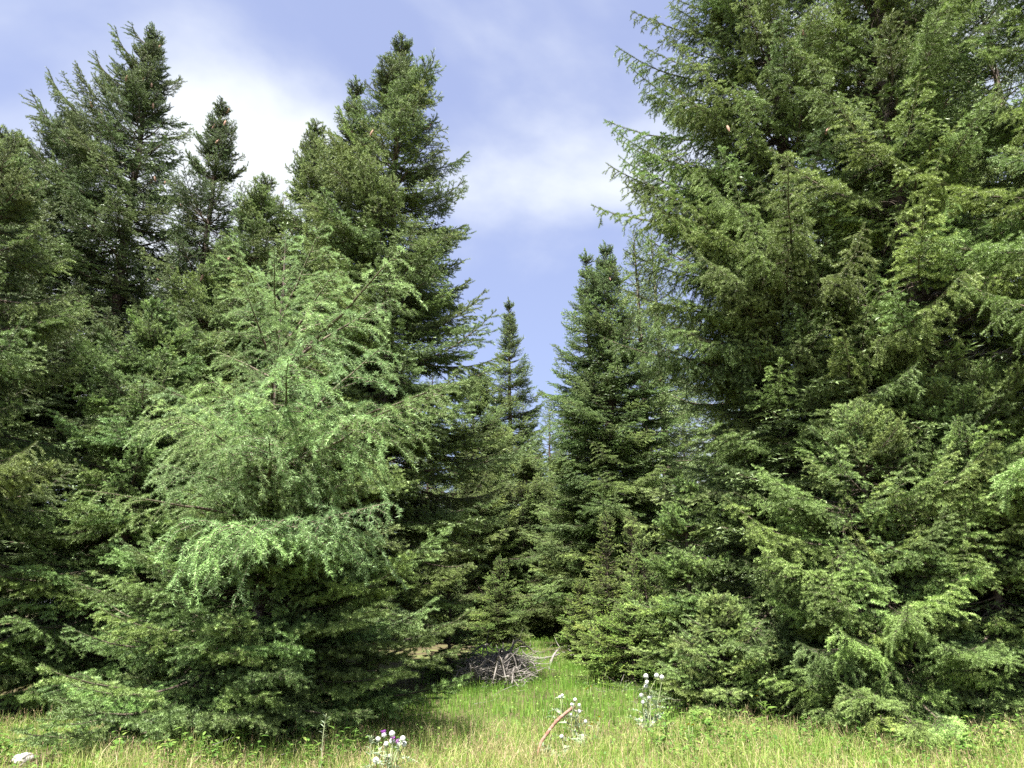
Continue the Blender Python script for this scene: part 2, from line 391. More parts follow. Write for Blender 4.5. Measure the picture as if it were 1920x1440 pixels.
def tree(name, label, x, y, H, R, nb, z0=.3, prof=.8, styles=('flat',), tint=(1, 1, 1), elev=(-14, 42), seed=0, trunk_r=None,
         asym=None, cones=0, cat='tree', group=None, lenjit=(.55, 1.18), gap=None, dead=0, lean=(0, 0), crown_n=None, top_frac=.82, bend=0.0, dense_pow=.95, belly=.12, fill=1.0):
    rng = np.random.default_rng(seed or int(abs(x * 131 + y * 977 + H * 31)) + 3)
    zg = gz(x, y)
    root = empty(name, (x, y, zg)); tag(root, label, cat, group)
    root.rotation_euler = (lean[1], lean[0], 0)
    tr = trunk_r or (.012 * H + .01)
    me, axis, rad = trunk_mesh(H, tr, rng, bend=bend)
    t = link(bpy.data.objects.new('trunk', me), root)
    pf = lambda fr: (max(0, 1 - fr) ** prof) * (1 - math.exp(-(fr + .03) / belly) * .45)
    lar = 'larch' in styles or 'young' in styles
    if lar:
        cme = inner_crown_geo(H, z0, R, pf, rng, axis, crown_n or int(20 + H * 7)).mesh('crown', [M_TWIG, M_LARCH if 'larch' in styles else M_NEEDLE])
    else:
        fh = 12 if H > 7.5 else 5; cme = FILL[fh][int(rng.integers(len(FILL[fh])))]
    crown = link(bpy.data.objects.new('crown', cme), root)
    cm = Matrix.Identity(4)
    if not lar: cm = Matrix.Translation((0, 0, z0)) @ Matrix.Diagonal((R / 2.2 * fill * (1 if fh == 12 else 1.25),) * 2 + ((H - z0) / fh * .93, 1)) @ Matrix.Rotation(rng.random() * 6.28, 4, 'Z')
    crown.matrix_basis = cm; unscale = cm.inverted()
    crown.color = (*tint, 1)
    spots = []
    def branch(z, az, l, el, st, roll=None):
        it = BANKS[st].pick(l, rng); sc = l / it[0]
        cx, cy = axis(z)
        d = Vector((math.cos(az) * math.cos(el), math.sin(az) * math.cos(el), math.sin(el)))
        Rm = rot_to(d) @ Matrix.Rotation(rng.normal(0, .17) if roll is None else roll, 3, 'X')
        o = bpy.data.objects.new('branch', it[1]); link(o, crown); o.matrix_parent_inverse = unscale
        off = Vector((math.cos(az), math.sin(az), 0)) * rad(z) * .6
        my = 1 if rng.random() < .5 else -1
        o.matrix_basis = Matrix.Translation(Vector((cx, cy, z)) + off) @ Rm.to_4x4() @ Matrix.Diagonal((sc, sc * my, sc, 1))
        f = rng.uniform(.85, 1.15); o.color = (tint[0] * f * (rng.uniform(.92, 1.1) if st != 'larch' else rng.uniform(.88, .98)), tint[1] * f, tint[2] * f * rng.uniform(.85, 1.1), 1)
        return Vector((cx, cy, z)) + off + Rm @ (Vector(it[2][-2]) * sc)
    nw = int((H - z0) / .58) if 'larch' not in styles and 'young' not in styles else 0
    ph = rng.random(4) * 6.28
    az = rng.random() * TWO_PI
    for i in range(nb):
        u = (i + rng.random()) / nb; fr = u ** dense_pow
        if rng.random() < .8 and nw > 3: fr = min(.995, max(0, (round(fr * nw) + rng.normal(0, .10)) / nw))      # whorls
        z = z0 + (H * .985 - z0) * fr
        az += 2.39996 + rng.normal(0, .35)
        l = R * pf(fr) * rng.uniform(*lenjit)
        if H > 3: l *= 1 + .26 * math.sin(2 * az + 1.3 * z + ph[0]) + .20 * math.sin(3 * az - 2.1 * z + ph[1])
        if asym:
            l *= 1 + asym[1] * math.cos(az - asym[0])
        l = max(l, .16 + .07 * R)
        if gap and gap[0] < z < gap[1] and rng.random() < gap[2]: continue
        el = math.radians(elev[0] + (elev[1] - elev[0]) * fr ** 1.4 + rng.normal(0, 8))
        st = styles[rng.integers(len(styles))]
        if fr > top_frac and st not in ('larch', 'young'): st = 'top'
        if l < .4 and st in ('flat', 'mid', 'old'): st = 'top'
        tip = branch(z, az, l, el, st)
        if fr > .5: spots.append(tip)
    # leader and top whorl
    if 'larch' not in styles:
        for k in range(16): branch(H * (.88 + .095 * k / 15), k * 2.4 + rng.random(), max(.2, R * pf(.88 + .11 * k / 15) * rng.uniform(.8, 1.2)), math.radians(22 + 24 * k / 15 + rng.normal(0, 8)), 'young' if styles[0] == 'young' else 'top')
    lead = {'larch': 'larch'}.get(styles[0], 'young' if styles[0] == 'young' else 'top')
    branch(H * .985, 0, max(.25, .035 * H), math.radians(87), lead, 0)
    for k in range(4): branch(H * .975, k * 1.57 + rng.random(), max(.16, .022 * H), math.radians(48 + 10 * rng.random()), lead, 0)
    rng.shuffle(spots)
    for sp_ in spots[:cones]:
        c = link(bpy.data.objects.new('cone', CONE), crown); c.matrix_parent_inverse = unscale; c.location = Vector(sp_) + Vector(rng.normal(0, .05, 3)) - Vector((0, 0, .01))
        c.rotation_euler = (rng.normal(0, .25), rng.normal(0, .25), rng.random() * 6); c.scale = (1.15,) * 3
    for k in range(dead):
        dead_branch('dead_branch', crown, rng, z0=gap[0] + (gap[1] - gap[0]) * rng.random(), axis=axis, rad=rad)
    TREES.append((x, y, R, H)); return root, crown, branch, axis, rad
def dead_geo(L, rng, n_side=9, r=.022, sub=True, curve=.25, droop=-.1):
    m = 9; p = np.zeros(3); d = np.array([1.0, 0, 0]); P0, P1, r0, r1 = [], [], [], []
    cv = rng.normal(0, curve / m * 2, 3); pts = [p]
    for i in range(m):
        d = nrm(d + cv + rng.normal(0, .05, 3) + np.array([0, 0, droop / m])); e = p + d * L / m
        P0.append(p); P1.append(e); r0.append(r * (1 - i / m) + .003); r1.append(r * (1 - (i + 1) / m) + .003); p = e; pts.append(p)
    for k in range(n_side):
        t = rng.uniform(.15, .97); i = min(int(t * m), m - 1); b = pts[i] + (pts[i + 1] - pts[i]) * (t * m - i); ax = nrm(pts[i + 1] - pts[i])
        dd = nrm(ax * .7 + nrm(np.cross(ax, rng.normal(size=3))) * rng.uniform(.6, 1)); l = L * rng.uniform(.1, .32) * (1.1 - .7 * t)
        for j in range(3):
            e = b + dd * l / 3; P0.append(b); P1.append(e); rr = r * .33 * (1 - j / 3) + .0018; r0.append(rr); r1.append(rr * .75)
            if sub:
                q = nrm(dd + nrm(rng.normal(size=3)) * .9); P0.append(e); P1.append(e + q * l * .28); r0.append(.0022); r1.append(.0014)
            b = e; dd = nrm(dd + rng.normal(0, .2, 3))
    g = Geo(); add_stems(g, P0, P1, np.array(r0), np.array(r1), 0, sides=5); return g
def dead_branch(name, parent, rng, z0, axis, rad, az=None, L=None, el=None):
    g = dead_geo(L or rng.uniform(1.2, 2.2), rng, 16, r=.024)
    o = link(bpy.data.objects.new(name, g.mesh(name, [M_DEAD])), parent); a = rng.random() * TWO_PI if az is None else az
    e = rng.uniform(-.3, .25) if el is None else el; cx, cy = axis(z0)
    d = Vector((math.cos(a) * math.cos(e), math.sin(a) * math.cos(e), math.sin(e)))
    o.matrix_parent_inverse = parent.matrix_basis.inverted(); o.matrix_basis = Matrix.Translation(Vector((cx, cy, z0))) @ rot_to(d).to_4x4()
    return o

def hero(T, spots, style, dup=0):
    """boughs whose tips reach given points; dz = how far above (+) or below (-) the tip the bough leaves the trunk"""
    root, _, br, _, _ = T; o = root.location; hr = np.random.default_rng(len(spots))
    spots = list(spots) + [(u + hr.uniform(10, 90), v + hr.uniform(-60, 70), D - hr.uniform(0, .7), dz) for _ in range(dup) for (u, v, D, dz) in spots]
    for (u, v, D, dz) in spots:
        p = pix(u, v, D); zt = max(.15, p.z - o.z + dz); d = Vector((p.x - o.x, p.y - o.y, p.z - o.z - zt))
        br(zt, math.atan2(d.y, d.x), d.length * 1.02, math.asin(d.z / d.length) + .05, style)
def by_apex(u, v, D):
    p = pix(u, v, D); return p.x, p.y, (p.z - gz(p.x, p.y)) * .975

OLIVE = (.93, .98, .92); GREEN = (.86, 1.0, .86); DARK = (.66, .70, .72); BRIGHT = (1.07, 1.15, .98); MIDG = (.90, .95, .86)
def A(name, label, u, v, D, R, nb, **k):
    x, y, H = by_apex(u, v, D); return tree(name, label, x, y, H, R, nb, **k)

# --- left side
SWEPT = A('spruce_tree', 'tall dark spruce with cone-laden top swept out to one side, against white cloud', 297, 40, 16, 3.2, 300, z0=1.2, prof=.58, styles=('mid', 'flat'), tint=DARK, elev=(-16, 40), seed=11, fill=1.4, asym=(math.pi, .38), cones=26, trunk_r=.21, belly=.3)
hero(SWEPT, [(15, 165, 15.2, -1.6), (60, 190, 14.8, -1.5), (80, 150, 15.5, -1.6), (130, 115, 15.5, -1.5), (155, 85, 15.8, -1.3), (212, 60, 15.8, -1.0), (242, 42, 16, -.7), (110, 210, 14.8, -1.3), (30, 260, 15, -1.3), (180, 140, 15, -1.2), (90, 300, 14.6, -1.0), (200, 220, 14.6, -.8)], 'mid')
A('spruce_tree', 'slender dark spruce top standing right beside the tallest cone-laden spruce', 418, 178, 15.5, 1.9, 260, z0=1.4, prof=.5, styles=('mid', 'flat'), tint=DARK, elev=(-14, 46), seed=12, fill=1.4, cones=12)
A('spruce_tree', 'dark spruce at the forest edge with a pale ascending top below the swept spruce', 20, 250, 15, 3.0, 240, z0=1.4, prof=.5, styles=('mid', 'flat'), tint=DARK, seed=13, fill=1.4, cones=6)
A('spruce_tree', 'dark ragged spruce top just below the swept cone-laden summit', 140, 190, 17, 3.0, 240, z0=2.0, prof=.5, styles=('mid', 'flat'), tint=DARK, elev=(-14, 46), seed=42, fill=1.4, cones=10)
A('spruce_tree', 'tall dense spruce with a full conical crown behind the larch', 752, 52, 14.0, 2.95, 300, z0=1.6, prof=.61, styles=('mid', 'flat'), tint=MIDG, lenjit=(.78, 1.14), elev=(-14, 44), seed=14, fill=1.4, cones=6)
A('spruce_tree', 'shorter spruce leaning into the left flank of the tall conical spruce', 665, 140, 14.6, 2.2, 280, z0=1.2, prof=.68, styles=('mid', 'flat'), tint=MIDG, elev=(-12, 46), seed=15, fill=1.4, cones=4)
A('spruce_tree', 'rounded spruce filling the step below the two conical tops', 592, 215, 15, 2.4, 270, z0=.6, prof=.58, styles=('mid', 'flat'), tint=MIDG, elev=(-12, 46), seed=16, fill=1.4)
A('spruce_tree', 'low dark spruce crown wedged between the swept spruce and the conical ones', 505, 325, 15, 2.3, 260, z0=.6, prof=.55, styles=('mid', 'flat'), tint=MIDG, seed=17, fill=1.4)
A('spruce_tree', 'blunt spruce crown closing the gap between the slender top and the conical group', 430, 450, 15, 2.1, 220, z0=.8, prof=.45, styles=('mid', 'flat'), tint=MIDG, seed=43, fill=1.4)
A('spruce_tree', 'fresh green young spruce beside the larch, lit on its open side', 290, 565, 12, 2.4, 250, z0=.4, prof=.62, styles=('flat', 'mid'), tint=GREEN, seed=18)
tree('spruce_tree', 'shaded spruce at the clearing edge with yellowish low boughs and bare twigs', -8.0, 10.6, 8.6, 2.5, 170, z0=1.2, prof=.6, styles=('mid', 'old'), tint=OLIVE, seed=19, dead=4, gap=(1.2, 3.4, .3))
LARCH = A('larch_tree', 'pale green feathery larch with drooping whips growing through the spruces', 545, 432, 10.1, 1.8, 42, z0=1.0, prof=.62, styles=('larch',), tint=(1, 1, 1), elev=(-4, 38), seed=20, trunk_r=.09, lenjit=(.45, 1.2), crown_n=30)
SKIRT = A('spruce_tree', 'broad low spruce sweeping its boughs onto the grass under the larch', 510, 800, 10.2, 2.55, 250, z0=.12, prof=.62, styles=('flat', 'mid'), tint=GREEN, elev=(-10, 40), seed=21, lenjit=(.6, 1.05), belly=.08)
hero(LARCH, [(800, 580, 8.2, -.25), (690, 640, 8.1, .1), (735, 750, 7.9, -.2), (835, 850, 7.9, .25), (700, 905, 7.7, .4), (290, 832, 7.8, .1), (225, 872, 8.1, .2), (175, 1015, 8.2, .35), (650, 1085, 7.4, .45), (385, 1095, 7.3, .45),
             (420, 495, 8.4, -.5), (640, 570, 8.3, -.1), (470, 700, 8.0, .0), (560, 745, 7.5, .05), (300, 960, 7.9, .4), (480, 930, 7.4, .4), (600, 800, 7.4, .25), (400, 800, 7.6, .25), (530, 520, 8.3, -.35), (450, 600, 8.1, -.1), (760, 870, 7.6, .35), (330, 890, 7.5, .3), (560, 1110, 7.2, .5), (460, 1120, 7.2, .5), (620, 470, 8.5, -.4)], 'larch')
hero(SKIRT, [(885, 1190, 9.9, -.05), (868, 1035, 10.5, -.25), (826, 1085, 9.7, -.2), (862, 1255, 9.7, .2), (735, 1160, 8.8, .1), (135, 1130, 10.1, .2), (145, 1050, 10.4, .2), (165, 1230, 9.9, .2), (610, 1370, 8.5, .5), (470, 1340, 8.3, .6), (520, 1300, 8.2, .5), (560, 1240, 8.3, .4), (440, 1260, 8.3, .4), (530, 1390, 8.2, .6), (330, 1250, 8.7, .5), (760, 1290, 9.3, .3)], 'flat')
# --- middle
A('spruce_tree', 'slim spire-shaped spruce standing alone against the blue sky gap', 955, 552, 30, 2.7, 280, z0=.6, prof=.72, styles=('flat', 'mid'), tint=MIDG, seed=22, fill=1.4)
A('spruce_tree', 'bushy spruce low behind the branch pile at the end of the clearing', 985, 850, 26, 2.6, 220, z0=.2, prof=.55, styles=('flat', 'mid'), tint=MIDG, seed=23)
A('spruce_tree', 'spruce tucked between the conical spruce and the lone spire', 890, 690, 24, 2.5, 230, z0=.3, prof=.6, styles=('flat', 'mid'), tint=MIDG, seed=24)
A('spruce_tree', 'rounded young spruce in the back of the gap left of the lone spire', 925, 800, 27.5, 2.4, 200, z0=.2, prof=.55, styles=('flat', 'mid'), tint=MIDG, seed=44)
A('spruce_tree', 'young spruce in the back of the gap below the twin-topped spruce', 1055, 860, 25, 2.1, 200, z0=.2, prof=.55, styles=('flat', 'mid'), tint=MIDG, seed=45)
A('spruce_tree', 'tall blue-green spruce with two close tops flanking the sky gap', 1132, 448, 21, 2.6, 290, z0=1.6, prof=.62, styles=('flat', 'mid'), tint=(.9, 1.0, .9), elev=(-16, 40), seed=25, fill=1.4, cones=8)
A('spruce_tree', 'thin twin top rising close against the blue-green spruce', 1097, 462, 21.6, 1.9, 200, z0=1.0, prof=.65, styles=('flat',), tint=(.9, 1.0, .9), seed=26, fill=1.4)
# --- right side
HUGE = A('spruce_tree', 'huge old spruce with hanging comb-like boughs reaching into the open sky', 1420, -230, 13, 3.35, 300, z0=1.4, prof=.36, styles=('old', 'old', 'mid'), tint=OLIVE, elev=(-12, 30), seed=27, fill=1.5, cones=30, trunk_r=.26, belly=.2)
hero(HUGE, [(1150, 215, 12.6, .0), (1148, 322, 12.4, -.1), (1158, 115, 12.8, -.1), (1188, 50, 13, -.2), (1160, 385, 12.2, .0), (1195, 480, 12, .2), (1270, 10, 12.6, -.3), (1225, 270, 11.8, .1), (1180, 560, 12.2, .3), (1150, 640, 12.2, .3), (1290, 420, 11.2, .3), (1240, 160, 12, 0)], 'old', 2)
A('spruce_tree', 'old spruce behind the huge one, its boughs closing the upper forest wall', 1660, -200, 15, 3.2, 300, z0=2.5, prof=.38, styles=('old', 'mid'), tint=MIDG, seed=28, fill=1.5, trunk_r=.24)
kx, ky = 6.95, 12.0
K = tree('spruce_tree', 'old spruce with a thick bare reddish-brown trunk and dead branches at its waist', kx, ky, 15.5, 2.9, 290, z0=1.7, prof=.34, styles=('old', 'mid'), tint=BRIGHT, seed=29, fill=1.6, trunk_r=.29, gap=(4.9, 6.5, .9), dead=3)
EDGE = tree('spruce_tree', 'bright yellow-green spruce at the forest edge beyond the bare trunk', 8.9, 9.6, 13.5, 2.8, 280, z0=2.0, prof=.34, styles=('mid', 'old'), tint=BRIGHT, seed=30, trunk_r=.2, gap=(3.0, 6.2, .8), dead=0)
drg = np.random.default_rng(3)
for k in range(11): dead_branch('dead_branch', K[1], drg, 4.8 + k * .2, K[3], K[4], drg.normal(-.45, .3), drg.uniform(1.2, 2.1), drg.uniform(-.1, .45))
A('spruce_tree', 'light green half-grown spruce standing in front of the huge old one', 1415, 330, 12.6, 2.3, 250, z0=.3, prof=.62, styles=('mid', 'flat'), tint=OLIVE, seed=31)
A('spruce_tree', 'half-grown spruce beside the huge one, ragged with upturned boughs', 1560, 395, 12.2, 2.1, 240, z0=.3, prof=.6, styles=('old', 'mid'), tint=BRIGHT, seed=32)
A('spruce_tree', 'low bright spruce hanging fresh boughs over the dry grass', 1600, 770, 10.7, 2.1, 230, z0=.15, prof=.5, styles=('mid', 'old'), tint=BRIGHT, seed=33)
A('spruce_tree', 'bright bushy spruce in front of the thick bare trunk, fresh boughs to the grass', 1800, 690, 10.6, 2.2, 240, z0=.2, prof=.5, styles=('mid', 'flat'), tint=BRIGHT, seed=49)
A('spruce_tree', 'smooth soft-green young spruce at the clearing edge next to the saplings', 1275, 905, 12.6, 1.15, 190, z0=.1, prof=.6, styles=('flat',), tint=(.95, 1.1, .85), seed=34)
A('spruce_tree', 'small spruce leaning over the white thistles', 1345, 1130, 11.4, 1.1, 130, z0=.08, prof=.5, styles=('flat', 'mid'), tint=BRIGHT, seed=35)
# --- saplings
A('spruce_sapling', 'slim spruce sapling with a long pale leader beside the old trunk', 1135, 968, 16.5, .95, 110, z0=.08, prof=.75, styles=('young',), tint=(1.05, 1.1, .8), seed=36)
A('spruce_sapling', 'narrow sapling with a bare thin leader squeezed behind the slim one', 1184, 968, 17.2, .8, 90, z0=.08, prof=.8, styles=('young',), tint=(1.05, 1.1, .8), seed=37)
A('spruce_sapling', 'pyramid-shaped sapling at the back of the branch pile', 934, 1050, 22, 1.2, 110, z0=.08, prof=.75, styles=('young',), tint=(.95, 1.05, .8), seed=38)
A('spruce_sapling', 'bright knee-high bushy sapling at the lush grass edge', 1140, 1165, 14.5, .8, 80, z0=.05, prof=.5, styles=('young',), tint=(1.25, 1.4, .85), seed=39)
A('spruce_sapling', 'stocky sapling in front of the slim pale-leadered one', 1092, 1090, 18, .95, 100, z0=.05, prof=.6, styles=('young',), tint=(1.1, 1.2, .8), seed=46)
A('spruce_sapling', 'full young sapling between the narrow sapling and the soft-green spruce', 1215, 1010, 14.6, 1.0, 120, z0=.05, prof=.6, styles=('young',), tint=(1.0, 1.12, .85), seed=47)
A('spruce_sapling', 'low sapling spreading at the foot of the soft-green spruce', 1180, 1120, 14.2, .8, 80, z0=.05, prof=.5, styles=('young',), tint=(1.15, 1.3, .85), seed=48)
A('spruce_sapling', 'small dark sapling in the shade at the end of the clearing', 1005, 1130, 25, .7, 60, z0=.05, prof=.7, styles=('young',), tint=(.9, 1.0, .8), seed=40)
A('spruce_sapling', 'shaded sapling under the conical spruce beside the pile', 845, 1085, 15.0, .8, 80, z0=.05, prof=.7, styles=('young',), tint=(.8, .95, .8), seed=41)

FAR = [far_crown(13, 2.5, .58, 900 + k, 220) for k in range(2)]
frng = np.random.default_rng(77)
far_trunk = trunk_mesh(13, .17, frng)[0]
FARPOS = [(-14, 19), (-11.5, 21), (-8.5, 22), (-6, 20.5), (-4, 24), (-12.5, 14.5), (-16, 15), (-3.2, 29), (1.8, 36), (4.0, 31), (5.5, 27), (7.5, 22), (5.6, 17.5), (8.8, 17.5),
          (10.5, 14), (11.5, 19), (12, 11), (13.5, 24), (15, 16), (-18, 22), (-21, 18), (-1.2, 36), (0.6, 42), (-6.5, 30), (9.5, 30), (-10, 30), (4.2, 23.5), (-5.6, 16.8), (-8.4, 17.6), (-10.6, 12.2), (7.9, 13.6),
          (10.2, 9.2), (-1.6, 30.5), (2.4, 29.5), (-11.5, 9.0), (17, 11)]
TOPMAX = {(-1.2, 36): 11.5, (0.6, 42): 12.5, (1.8, 36): 10.2, (-3.2, 29): 10, (-1.6, 30.5): 8.2, (2.4, 29.5): 8.6, (4.0, 31): 13, (-5.6, 16.8): 11, (-8.4, 17.6): 11, (-4, 24): 13, (-6, 20.5): 13, (-8.5, 22): 12, (-11.5, 21): 11.5, (-11.5, 9.0): 7, (-12.5, 14.5): 10, (-10.6, 12.2): 8, (-14, 19): 11}
for k in range(46):
    FARPOS.append((-34 + k * 1.5 + float(frng.uniform(-.6, .6)), 38 + 9 * float(frng.random()) + abs(k - 23) * -.45))
    TOPMAX[FARPOS[-1]] = float(frng.uniform(9, 11.5))
for i, (x, y) in enumerate(FARPOS):
    H = TOPMAX.get((x, y), frng.uniform(12, 15.5)); s = H / 13
    e = empty('forest_spruce', (x, y, gz(x, y))); e.rotation_euler = (0, 0, frng.random() * 6.28); e.scale = (max(s, .8) * frng.uniform(.95, 1.15),) * 2 + (s,)
    tag(e, 'dark spruce standing deep in the forest behind the front row', 'tree', 'spruces deep in the forest')
    t = link(bpy.data.objects.new('trunk', far_trunk), e)
    c = link(bpy.data.objects.new('crown', FAR[i % 2]), e); f = frng.uniform(.75, 1.05); c.color = (.92 * f, .98 * f, .85 * f, 1)

# ------------------------------------------------------------------ ground
def axis_pts(a, b, fine, n_out):
    mid = np.arange(a, b + 1e-6, fine); lo = a - np.geomspace(fine * 2, 380, n_out)[::-1]; hi = b + np.geomspace(fine * 2, 380, n_out)
    return np.concatenate([lo, mid, hi])
gx, gy = axis_pts(-14, 14, .25, 16), axis_pts(4, 30, .25, 16)
X, Y = np.meshgrid(gx, gy); Z = ground_z(X, Y) + RNG.normal(0, .006, X.shape)
nx, ny = len(gx), len(gy); idx = np.arange(nx * ny).reshape(ny, nx)
q = np.stack([idx[:-1, :-1], idx[:-1, 1:], idx[1:, 1:], idx[1:, :-1]], -1).reshape(-1, 4)
G = Geo(); G.add(np.stack([X, Y, Z], -1).reshape(-1, 3), np.concatenate([q[:, [0, 1, 2]], q[:, [0, 2, 3]]]))
M_GROUND = ramp_material('soil_and_litter', [(.30, (.045, .032, .020)), (.48, (.075, .062, .030)), (.62, (.085, .105, .030)), (.78, (.16, .14, .075))], 2.2, detail=9, bump=.6, bscale=22)
tag(link(bpy.data.objects.new('ground', G.mesh('ground', [M_GROUND], smooth=True))), kind='structure', label='forest floor and meadow soil under the grass')

# ------------------------------------------------------------------ grass (stuff)
def shade_mask(x, y):
    """how much grass grows: bare litter close under the dense trees"""
    w = np.ones_like(x)
    for (tx, ty, R, H) in TREES:
        if ty < 23:
            d = np.hypot(x - tx, y - ty); k = min(R * .62, 1.6); w *= np.clip((d - k * .55) / (k * .6), 0.0, 1)
    return w
def in_meadow(x, y):
    lx = np.where(y < 10.5, -9.5, -2.6 + (y - 10.5) * .16); rx = np.where(y < 10, 10.0, 3.6 - (y - 10) * .14)
    return (x > lx) & (x < rx)
def blades(n, yr, xr, h, w, age, seed, bend=.35, meadow=True, segs=2, tilt=.25):
    r = np.random.default_rng(seed); y = yr[0] + (yr[1] - yr[0]) * r.random(n) ** 1.35; x = r.uniform(xr[0], xr[1], n)
    keep = r.random(n) < shade_mask(x, y)
    if meadow: keep &= in_meadow(x, y)
    pth = np.abs(x + 4.6 + .35 * (y - 8.5) + .25 * np.sin(y * 1.7)); keep &= r.random(n) < np.clip((pth - .12) / .35, .12, 1)      # worn path
    # clumping
    cl = .5 + .5 * np.sin(x * 2.1 + np.sin(y * 1.7) * 1.5) * np.sin(y * 2.3 + np.cos(x * 1.3)); keep &= r.random(n) < .45 + .55 * cl
    x, y = x[keep], y[keep]; n = len(x); z = ground_z(x, y) - .01
    hh = r.uniform(h[0], h[1], n) * (.75 + .5 * cl[keep]); a = r.random(n) * TWO_PI; ld = r.random(n) * TWO_PI
    lean = np.stack([np.cos(ld), np.sin(ld), np.zeros(n)], 1) * (tilt * r.random(n))[:, None] * hh[:, None]
    wv = np.stack([np.cos(a), np.sin(a), np.zeros(n)], 1) * (r.uniform(w[0], w[1], n) / 2)[:, None]
    b = np.stack([x, y, z], 1); up = np.array([0, 0, 1.0])
    mid = b + up * (hh * .58)[:, None] + lean * .5
    bd = (bend * r.random(n) ** 1.5)[:, None]
    tip = b + up * (hh * (1 - bd[:, 0] * .6))[:, None] + lean * (1 + bd * 2.2)
    v = np.stack([b - wv, b + wv, mid - wv * .8, mid + wv * .8, tip], 1).reshape(-1, 3)
    o = np.arange(n)[:, None] * 5
    t = np.concatenate([o + np.array([[0, 1, 2]]), o + np.array([[1, 3, 2]]), o + np.array([[2, 3, 4]])])
    ag = np.clip(age(x, y, r), 0, 1)
    return v, t, np.repeat(ag, 5), tip
M_GRASS = leaf_material('grass_blades', [(0, (.090, .185, .026)), (.35, (.190, .350, .048)), (.62, (.33, .37, .10)), (.82, (.50, .44, .23)), (1, (.40, .27, .18))], transl=.4)
def patch(x, y): return np.sin(x * 1.1 + 2 * np.sin(y * .9)) * np.sin(y * 1.6 + np.sin(x * .8)) + .5 * np.sin(x * 3.1 + y * 2.3)
def age_lush(x, y, r): return r.normal(.22, .12, len(x)) + .24 * np.clip((10.4 - y) / 2, 0, 1) + .07 * patch(x, y)
def age_dry(x, y, r): return r.normal(.70, .16, len(x)) + .10 * patch(x, y)
g = Geo(); v, t, a, _ = blades(230000, (6.5, 27), (-9.5, 9), (.06, .21), (.005, .010), age_lush, 1); g.add(v, t, 0, a)
tag(link(bpy.data.objects.new('meadow_grass', g.mesh('meadow_grass', [M_GRASS]))), 'lush green grass covering the clearing floor', 'grass', kind='stuff')
g = Geo(); v, t, a, tip = blades(90000, (6.3, 10.6), (-9, 9.5), (.09, .31), (.003, .006), age_dry, 2, tilt=.8, bend=.6); g.add(v, t, 0, a)
r = np.random.default_rng(5); sel = r.random(len(tip)) < .10; tp = tip[sel]
add_needles(g, tp - np.array([0, 0, .09]), tp + np.array([0, 0, .02]) + r.normal(0, .02, tp.shape), 130, .020, .005, np.full(len(tp), .97), r, ang=(15, 45), mat=0)
tag(link(bpy.data.objects.new('dry_grass', g.mesh('dry_grass', [M_GRASS]))), 'tall straw-coloured grass with reddish seed heads along the meadow front', 'grass', kind='stuff')
g = Geo(); v, t, a, tip = blades(26000, (7.5, 15), (-9, 9), (.10, .34), (.003, .007), lambda x, y, r: r.normal(.3, .2, len(x)), 3, meadow=False); g.add(v, t, 0, a)
tag(link(bpy.data.objects.new('shade_grass', g.mesh('shade_grass', [M_GRASS]))), 'thin grass straying in under the trees', 'grass', kind='stuff')
def leaf_geo(P, d, L, w, g, mat, age):
    """elliptic folded leaf: 6 verts, 6 tris"""
    P = np.asarray(P, float); d = nrm(np.asarray(d, float)); s = nrm(np.cross(d, np.array([0, 0, 1.0]) + .01)); n_ = np.cross(s, d)
    v = [P, P + d * L * .35 + s * w / 2 + n_ * w * .15, P + d * L * .35 - s * w / 2 + n_ * w * .15, P + d * L * .72 + s * w * .38 + n_ * w * .05, P + d * L * .72 - s * w * .38 + n_ * w * .05, P + d * L - n_ * w * .25, P + d * L * .5]
    g.add(v, [(0, 1, 6), (0, 6, 2), (1, 3, 6), (6, 4, 2), (3, 5, 6), (6, 5, 4)], mat, age)
M_HERB = leaf_material('herb_leaves', [(0, (.05, .12, .02)), (.5, (.12, .22, .04)), (1, (.26, .33, .08))], transl=.35)
g = Geo(); r = np.random.default_rng(9); n = 34000; x = r.uniform(-9, 8, n); y = 7 + 18 * r.random(n) ** 1.4; k = in_meadow(x, y) & (r.random(n) < shade_mask(x, y)); x, y = x[k], y[k]; n = len(x)
z = ground_z(x, y) + r.uniform(.03, .2, n); a = r.random(n) * TWO_PI; L = r.uniform(.025, .06, n); el = r.uniform(-.3, .7, n)
d = np.stack([np.cos(a) * np.cos(el), np.sin(a) * np.cos(el), np.sin(el)], 1); s = np.stack([-np.sin(a), np.cos(a), np.zeros(n)], 1); b = np.stack([x, y, z], 1)
v = np.stack([b, b + d * (L * .5)[:, None] + s * (L * .3)[:, None], b + d * (L * .5)[:, None] - s * (L * .3)[:, None], b + d * L[:, None]], 1).reshape(-1, 3)
o = np.arange(n)[:, None] * 4; g.add(v, np.concatenate([o + np.array([[0, 1, 2]]), o + np.array([[1, 3, 2]])]), 0, np.repeat(np.clip(r.normal(.45, .25, n), 0, 1), 4))
for k in range(520):        # taller weeds along the foot of the trees
    if k % 3: x0, y0 = r.uniform(1.6, 8.5), r.normal(9.3, .7)
    else: x0, y0 = r.uniform(-7, -1.2), r.normal(8.6, .5)
    h = r.uniform(.12, .36); zz = gz(x0, y0); lx, ly = r.normal(0, .15, 2) * h
    for j in range(int(r.integers(5, 11))):
        t = r.uniform(.25, 1); a_ = r.random() * TWO_PI
        leaf_geo((x0 + lx * t, y0 + ly * t, zz + h * t), (math.cos(a_), math.sin(a_), r.uniform(-.2, .6)), r.uniform(.05, .11), r.uniform(.02, .05), g, 0, float(np.clip(r.normal(.45, .25), 0, 1)))
    add_stems(g, [(x0, y0, zz - .02)], [(x0 + lx, y0 + ly, zz + h)], .003, .0015, 0, .5)
